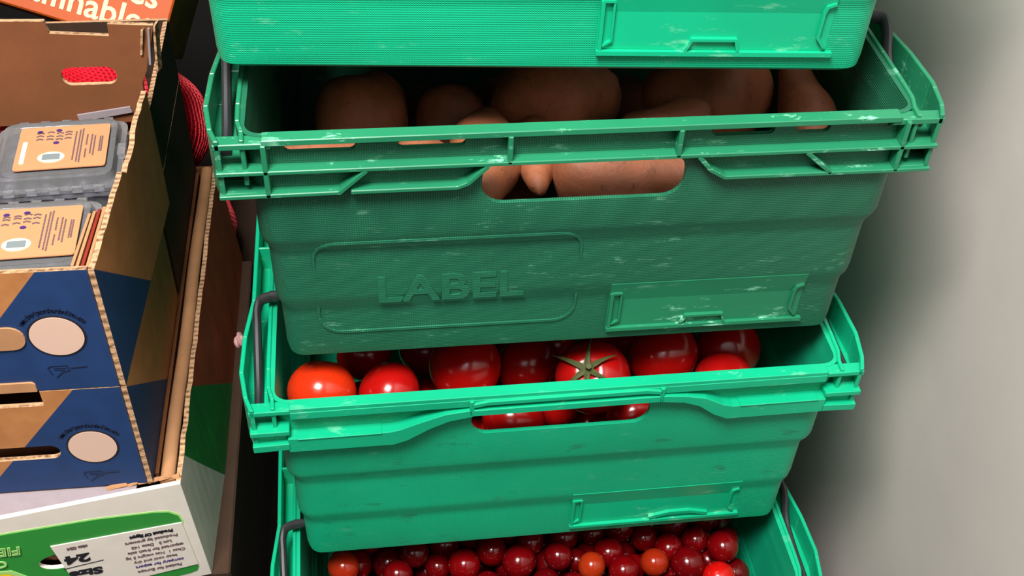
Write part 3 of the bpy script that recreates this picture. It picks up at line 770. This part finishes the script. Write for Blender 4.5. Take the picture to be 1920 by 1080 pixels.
# ------------------------------------------------------------------ punnets in the upper tray
def punnet(label, cx, cy, rz, w_, d_, ztop, bottom):
    h = ztop - bottom; t = thing('punnet', label, 'punnet', (cx, cy, bottom), R(rz), 'clear plastic punnets')
    bm = bmesh.new()
    def rr(hx, hy, z, r=.008): return [(sx * (hx - r) + r * math.cos(a), sy * (hy - r) + r * math.sin(a), z) for sx, sy, a0 in ((1, 1, 0), (-1, 1, 90), (-1, -1, 180), (1, -1, 270)) for a in [R(a0 + 30 * i) for i in range(4)]]
    a, c = w_ / 2, d_ / 2
    rings = [rr(a * .86, c * .86, 0), rr(a * .93, c * .93, h - .016), rr(a, c, h - .013), rr(a, c, h - .010)]
    rg = [[bm.verts.new(q) for q in r_] for r_ in rings]
    for r0, r1 in zip(rg, rg[1:]):
        for i in range(16): bm.faces.new((r0[i], r0[(i + 1) % 16], r1[(i + 1) % 16], r1[i]))
    bm.faces.new(rg[0][::-1]); link('tub', bm, M['clear'], t, None, True)
    bm = bmesh.new()
    rings = [rr(a, c, h - .0095), rr(a, c, h - .0070), rr(a * .92, c * .90, h - .0062), rr(a * .88, c * .85, h - .0008), rr(a * .84, c * .80, h), rr(a * .80, c * .76, h - .0004), rr(a * .78, c * .73, h - .0016)]
    rg = [[bm.verts.new(q) for q in r_] for r_ in rings]
    for r0, r1 in zip(rg, rg[1:]):
        for i in range(16): bm.faces.new((r0[i], r0[(i + 1) % 16], r1[(i + 1) % 16], r1[i]))
    bm.faces.new(rg[-1])
    for sy in (-1, 1):
        for k in range(5): box(bm, -a * .7 + k * a * .33, -a * .7 + k * a * .33 + .006, sy * c - .0012, sy * c + .0012, h - .0085, h - .0045)
    for sx in (-1, 1): box(bm, sx * a - .004, sx * a + .0012, -.006, .006, h - .008, h - .0035)
    fixn(bm); link('lid', bm, M['clear'], t, None, True)
    # printed card on the lid
    lw, ld, zt = .0575, .047, h + .0006
    bm = bmesh.new(); prism(bm, rrect(-lw / 2, lw / 2, -ld / 2, ld / 2, .002), -.0004, .0004)
    def lay(q, dz, dx=0, dy=0):
        bmesh.ops.rotate(q, verts=q.verts, cent=(0, 0, 0), matrix=Matrix.Rotation(R(-90), 3, 'X')); bmesh.ops.translate(q, verts=q.verts, vec=(dx, dy, dz)); return q
    fixn(bm); lb = link('printed_label', lay(bm, zt, .004, 0), M['label_tan'], t)
    def mark(nm, q, mt, dz=.0006): link(nm, lay(q, zt + dz, .004, 0), mt, lb)
    q = bmesh.new(); prism(q, [(-.006 + .0085 * math.cos(x), -.0115 + .0058 * math.sin(x)) for x in [2 * math.pi * i / 24 for i in range(24)]], -.0002, .0002); fixn(q); mark('oval_mark', q, M['label_white'])
    q = bmesh.new(); prism(q, rrect(-.0115, -.0005, -.0145, -.0085, .0008), -.0002, .0002); fixn(q); mark('oval_print', q, M['label_grey'], .0009)
    q = bmesh.new(); prism(q, rrect(-.0255, -.0225, -.017, .007, .0008), -.0002, .0002); fixn(q); mark('colour_bar', q, M['label_white'])
    rnd = random.Random(int(cy * 1000)); q = bmesh.new(); q2 = bmesh.new(); q3 = bmesh.new()
    for k, x in enumerate((-.0155, -.009, -.003, .0025)):
        for s in range(3): 
            zc = .0085 + s * .0036 + rnd.uniform(-.001, .001); ribbon(q, [(x - .0022, zc), (x, zc + .001), (x + .0022, zc)], .0011, -.0002, .0002)
    for x, z in ((-.0160, .0175), (-.004, .0185), (-.0045, .0045)): prism(q2, [(x + .0020 * math.cos(v), z + .0015 * math.sin(v)) for v in [i * math.pi / 4 for i in range(8)]], -.0002, .0002)
    for x, z0, z1 in ((.0075, -.016, .016), (.0100, -.018, .018), (.0118, -.019, .019), (.0150, -.014, -.004), (.0150, .0, .012), (.0180, -.010, .012), (.0200, -.012, .010), (.0235, -.008, .009), (.0248, -.008, .009)):
        z = z0
        while z < z1:
            e = min(z1, z + rnd.uniform(.001, .004)); ribbon(q3, [(x, z), (x, e)], .0009, -.0002, .0002); z = e + .0006
    fixn(q); fixn(q2); fixn(q3); mark('label_print', q, M['ink_soft']); mark('berry_print', q2, M['ink_purple']); mark('small_print', q3, M['ink_soft'])
    # berries inside
    q = bmesh.new(); rnd = random.Random(3)
    for i in range(6):
        for j in range(5):
            for k in range(2):
                mtx = Matrix.Translation((-a * .68 + i * a * .27 + rnd.uniform(-.002, .002), -c * .66 + j * c * .33 + rnd.uniform(-.002, .002), h - .020 - k * .014 + rnd.uniform(-.002, .001)))
                bmesh.ops.create_icosphere(q, subdivisions=2, radius=rnd.uniform(.0065, .0075), matrix=mtx)
    bb = link('blueberries', q, M['berry'], None, None, True); bb.location = t.location; bb.rotation_euler = t.rotation_euler; bb['kind'] = 'stuff'
    return bb
bot = Z2 - H2 + .0045
tag(punnet('rear punnet with an orange card label, against the tall brown panel', -.3240, .1420, 3, .084, .076, -.104, bot), 'dark blueberries seen through the rear punnet', 'berries')
tag(punnet('front punnet with an orange card label, beside the folded flaps', -.3300, .0570, 2, .084, .074, -.106, bot), 'dark blueberries seen through the front punnet', 'berries')
tag(punnet('punnet at the left edge of the picture, mostly out of view', -.4100, .1360, 4, .086, .076, -.104, bot), 'dark blueberries in the punnet at the left edge', 'berries')

# ------------------------------------------------------------------ white and green carton below
CZ = -.298; CH = .112; ca = R(9.5)
t = thing('printed_carton', 'white and green carton with a size 24 sticker, at the bottom left', 'box', (-.2625, .0105, CZ - CH))
T_ = Matrix.Rotation(ca, 4, 'Z')
def cpan(name, bm, mats, rot=True, par=None):
    if rot: bmesh.ops.transform(bm, matrix=T_, verts=bm.verts)
    o = link(name, bm, mats, par or t); o.location = (0, 0, CH) if not par else (0, 0, 0); return o
lean = .006
bm = bmesh.new(); hexa(bm, [(-.32, 0, -CH), (lean, 0, -CH), (lean, TH, -CH), (-.32, TH, -CH), (-.32, 0, 0), (0, 0, 0), (0, TH, 0), (-.32, TH, 0)]); 
front = cpan('front_panel', bm, [M['white_print']])
cuts = bmesh.new(); prism(cuts, [(-.092 + .0145 * math.cos(x), -.058 + .0088 * math.sin(x)) for x in [2 * math.pi * i / 24 for i in range(24)]], -.02, .02)
bmesh.ops.transform(cuts, matrix=T_, verts=cuts.verts); fixn(cuts); cc = link('cut', cuts, M['edge'], t); cc.location = (0, 0, CH)
# printed green field on the front (sheet of ink, cut by the same hand hole)
def on_front(name, bm, mt): fixn(bm); return cpan(name, bm, [mt])
def field(name, poly, mt, y):
    bm = bmesh.new(); prism(bm, poly, y, .0002); return on_front(name, bm, mt)
G1 = [(-.32, -.020), (-.116, -.0195)] 
pale = field('print_edge', [(-.32, -.0115), (-.120, -.0150), (-.060, -.0185), (-.022, -.0238), (-.012, -.0265), (-.0055, -.0330), (-.0040, -.0410), (-.0045, -.0440), (-.02, -.0420), (-.30, -.045)], M['green_pale'], -.0002)
green = field('green_print', [(-.32, -.0130), (-.120, -.0165), (-.060, -.0200), (-.022, -.0252), (-.013, -.0278), (-.0068, -.0338), (-.0052, -.0415), (-.045, -.0400), (-.092, -.0400), (-.085, -.080), (-.070, -.1120), (-.32, -.112)], M['green_print'], -.0004)
field('green_print', [(-.0900, -.0985), (-.010, -.0955), (-.0035, -.0950), (-.0015, -.0985), (-.0035, -.1035), (-.010, -.1050), (-.088, -.1085)], M['green_print'], -.0004)
field('yellow_print', [(-.32, -.062), (-.140, -.0560), (-.1265, -.0590), (-.1170, -.0700), (-.105, -.090), (-.32, -.11)], M['yellow'], -.0007)
field('pale_outline', [(-.32, -.0585), (-.139, -.0535), (-.1245, -.0570), (-.1150, -.0690), (-.103, -.090), (-.106, -.091), (-.1180, -.0700), (-.1275, -.0595), (-.140, -.0565), (-.32, -.0625)], M['green_pale'], -.00085)
for o_ in (green,):
    pass
def multi_cut(objs, cutter):
    for o_ in objs:
        md = o_.modifiers.new('cut', 'BOOLEAN'); md.solver = 'EXACT'; md.object = cutter
    bpy.context.view_layer.update(); dg = bpy.context.evaluated_depsgraph_get()
    res = [(o_, bpy.data.meshes.new_from_object(o_.evaluated_get(dg))) for o_ in objs]
    for o_, me in res: o_.modifiers.clear(); o_.data = me
    bpy.data.objects.remove(cutter)
multi_cut([front, green], cc)
field('sticker', [(-.0945, -.0385), (-.0055, -.0415), (-.0015, -.0945), (-.0860, -.0985)], M['white_print'], -.0012)
def up_text(s, size, x, z, mt=None, bold=.0002, tilt=2.0, sx=1.0, nm='lettering'):
    bm = text_bm(s, size, .0004, bold, sx=sx); place(bm, (x, -.0014, z), math.pi + R(tilt)); cpan(nm, bm, [mt or M['ink']])
up_text('24', .0125, -.0805, -.0575, bold=.0006, sx=1.35)
up_text('Size', .0105, -.0780, -.0755, bold=.0005, sx=1.35)
bm = bmesh.new(); ribbon(bm, [(-.0915, -.0670), (-.0640, -.0655)], .0006, -.0015, -.001); on_front('rule', bm, M['ink'])
up_text('size 024', .0042, -.0780, -.0450, M['ink_soft'])
for i, (s, bo, mt) in enumerate((('Product Of Egypt', .0003, 'ink'), ('Produced by growers', .0001, 'ink_soft'), ('Lot 2   Date 143', .0001, 'ink_soft'), ('exported for fresh sale', .0001, 'ink_soft'), ('Class 1  Net weight 5 kg', .00005, 'ink_soft'), ('keep cool and dry', .00005, 'ink_soft'), ('company for export', .00005, 'ink_purple'), ('Packed for Europe', .0001, 'ink_soft'))):
    up_text(s, .0042, -.0275 - (i % 3) * .001, -.0470 - i * .0060, M[mt], bo, 1.5)
up_text('FIELD', .0125, -.1285, -.0330, M['green_pale'], .0004, 8); up_text('FIELD', .0125, -.1285, -.0330, M['green_print'], -.0003, 8, nm='lettering_fill')
up_text('CO', .0105, -.1330, -.0460, M['green_pale'], .0004, 8)
bm = bmesh.new(); ns = 26; prev = None; rnd = random.Random(9)
for i in range(ns + 1):
    y = .0008 + .365 * i / ns; zt = rnd.uniform(-.002, .0016); xo = 0
    cur = [bm.verts.new(q) for q in ((lean - TH, y, -CH), (lean + .004 * min(1, y / .1), y, -CH), (-lean * zt / CH, y, zt), (-TH + xo, y, zt))]
    if prev:
        for j, mi in ((0, 0), (1, 2), (2, 1), (3, 0)): bm.faces.new((prev[j], prev[(j + 1) % 4], cur[(j + 1) % 4], cur[j])).material_index = mi
    else: bm.faces.new(cur).material_index = 2
    prev = cur
bm.faces.new(prev[::-1]); fixn(bm)
cpan('side_panel', bm, [M['card_in'], M['edge'], M['carton_side']], False)
# rolled double wall inside the side, seen as the long tan fold
bm = bmesh.new(); tube(bm, [(-.0095 - .0005 * math.sin(i), .005 + .36 * i / 12, -.0025) for i in range(13)], .0052, 12, 1.0)
o = cpan('rolled_fold', bm, [M['card_tan']], False); shade(o, 50)
bm = bmesh.new(); box(bm, -.32, -.016, .012, .362, -.008, -.0012); cpan('top_flap', bm, [M['card_in']], False)
bm = bmesh.new(); v = hexa(bm, [(-.32, -.052, -.0035), (-.030, -.0028, -.0035), (-.030, .012, -.0035), (-.32, .012, -.0035), (-.32, -.052, -.0012), (-.030, -.0028, -.0012), (-.030, .012, -.0012), (-.32, .012, -.0012)])
o = cpan('white_flap', bm, [M['tape_white']], False)
bm = bmesh.new()
for i in range(7): tube(bm, [(-.050 + i * .007, .001 + i * .0009, -.001 + .001 * (i % 2)), (-.043 + i * .007, .0020 + i * .0009, .0006 * (i % 3))], .0018, 6)
cpan('torn_edge', bm, [M['card_tan']], False)
bm = bmesh.new(); box(bm, -.32, .0, .366, .3695, -CH, 0); cpan('back_panel', bm, [M['card_in']], False)
bm = bmesh.new(); box(bm, -.32, .006, .004, .366, -CH, -CH + .004); cpan('base_panel', bm, [M['card_in']], False)

b = bmesh.new(); bmesh.ops.create_icosphere(b, subdivisions=4, radius=.034)
rnd = random.Random(4)
for v in b.verts: v.co *= 1 + .03 * math.sin(60 * v.co.x + 20 * v.co.z) + rnd.uniform(-.012, .012)
o = link('produce', b, M['husk'], None, None, True); q = T_ @ Vector((-.094, .0385, -.052)); o.location = (-.2625 + q.x, .0105 + q.y, CZ + q.z); tag(o, 'brown fibrous coconut glimpsed through the hand hole of the white carton', 'fruit')  # some brown fruit of unknown kind, filling the view through the hand hole
# what lies under the carton: a plain brown case on the floor
b = bmesh.new(); hexa(b, [(-.58, .02, FZ), (-.230, .02, FZ), (-.230, .374, FZ), (-.58, .374, FZ), (-.58, .012, -.4105), (-.243, .012, -.4105), (-.243, .374, -.4105), (-.58, .374, -.4105)]); bevel(b, .0015, 1)
t = link('cardboard_box', b, M['card_dark']); tag(t, 'plain brown cardboard box under the white and green carton', 'box')
# small crumpled pink-white tag wedged beside the carton
b = bmesh.new(); bmesh.ops.create_icosphere(b, subdivisions=3, radius=1)
rnd = random.Random(2)
for v in b.verts: v.co = Vector((v.co.x * .0045, v.co.y * .006, v.co.z * .0072)) * (1 + .18 * math.sin(5 * v.co.x + 3 * v.co.z) + rnd.uniform(-.05, .05))
o = link('crumpled_paper', b, M['root_pink'], None, None, True); o.location = (-.2405, .213, -.362); tag(o, 'small pinkish white crumpled paper between the carton and the crates', 'paper')
# give every small fruit that the picture shows its own label, by its place in the heap
bpy.context.view_layer.update(); dg = bpy.context.evaluated_depsgraph_get()
ORD = 'first second third fourth fifth sixth seventh eighth ninth tenth eleventh twelfth thirteenth fourteenth fifteenth sixteenth seventeenth eighteenth nineteenth twentieth'.split()
ORD += ['twenty-' + o_ for o_ in ORD[:9]] + ['thirtieth']
def seen(o):
    c0 = cam.matrix_world.translation; inv = cam.matrix_world.inverted(); r = max(o.scale) if o.scale[0] < .5 else .02
    for dx, dz in ((0, 0), (0, .6), (.6, 0), (-.6, 0), (0, -.6), (.45, .45), (-.45, .45)):
        p = o.matrix_world.translation + rx * dx * r + up * dz * r; q = inv @ p
        u = -q.x / q.z * cd.lens / 36 * 1920 + 960; v = 540 + q.y / q.z * cd.lens / 36 * 1920
        if not (0 < u < 1920 and 0 < v < 1080): continue
        hit, _, _, _, ho, _ = S.ray_cast(dg, c0, (p - c0).normalized())
        if hit and ho.name == o.name: return (u, v)
    return None
def relabel(group, common, front, back, split):
    rows = {0: [], 1: []}
    for o in bpy.data.objects:
        if o.get('group') == group and o['label'] in common:
            q = seen(o)
            if q:
                inv = cam.matrix_world.inverted() @ o.matrix_world.translation
                rows[1 if 540 + inv.y / inv.z * cd.lens / 36 * 1920 > split else 0].append((q[0], o))
    for k, txt in ((0, back), (1, front)):
        for i, (_, o) in enumerate(sorted(rows[k], key=lambda a: a[0])):
            if i < len(ORD): o['label'] = txt % ORD[i]
    print(group, len(rows[0]), len(rows[1]))
relabel(CG, ('dark red cherry tomato in the shaded heap under the upper crate', 'red cherry tomato deep in the heap of its crate'), 'plain red cherry tomato at the picture bottom edge, %s from the left', 'shaded cherry tomato just under the crate bottom, %s from the left', 1052)
relabel(TG, ('red tomato buried in the lower layers of its crate',), 'half hidden red tomato inside the handle slot, %s from the left', 'half hidden dark tomato behind the front ones, %s from the left', 745)
relabel(PG, ('sweet potato under the top ones, hidden in its crate',), 'half hidden sweet potato inside the handle slot, %s from the left', 'half hidden sweet potato at the back of the gap, %s from the left', 280)
print('objects', len(bpy.data.objects))
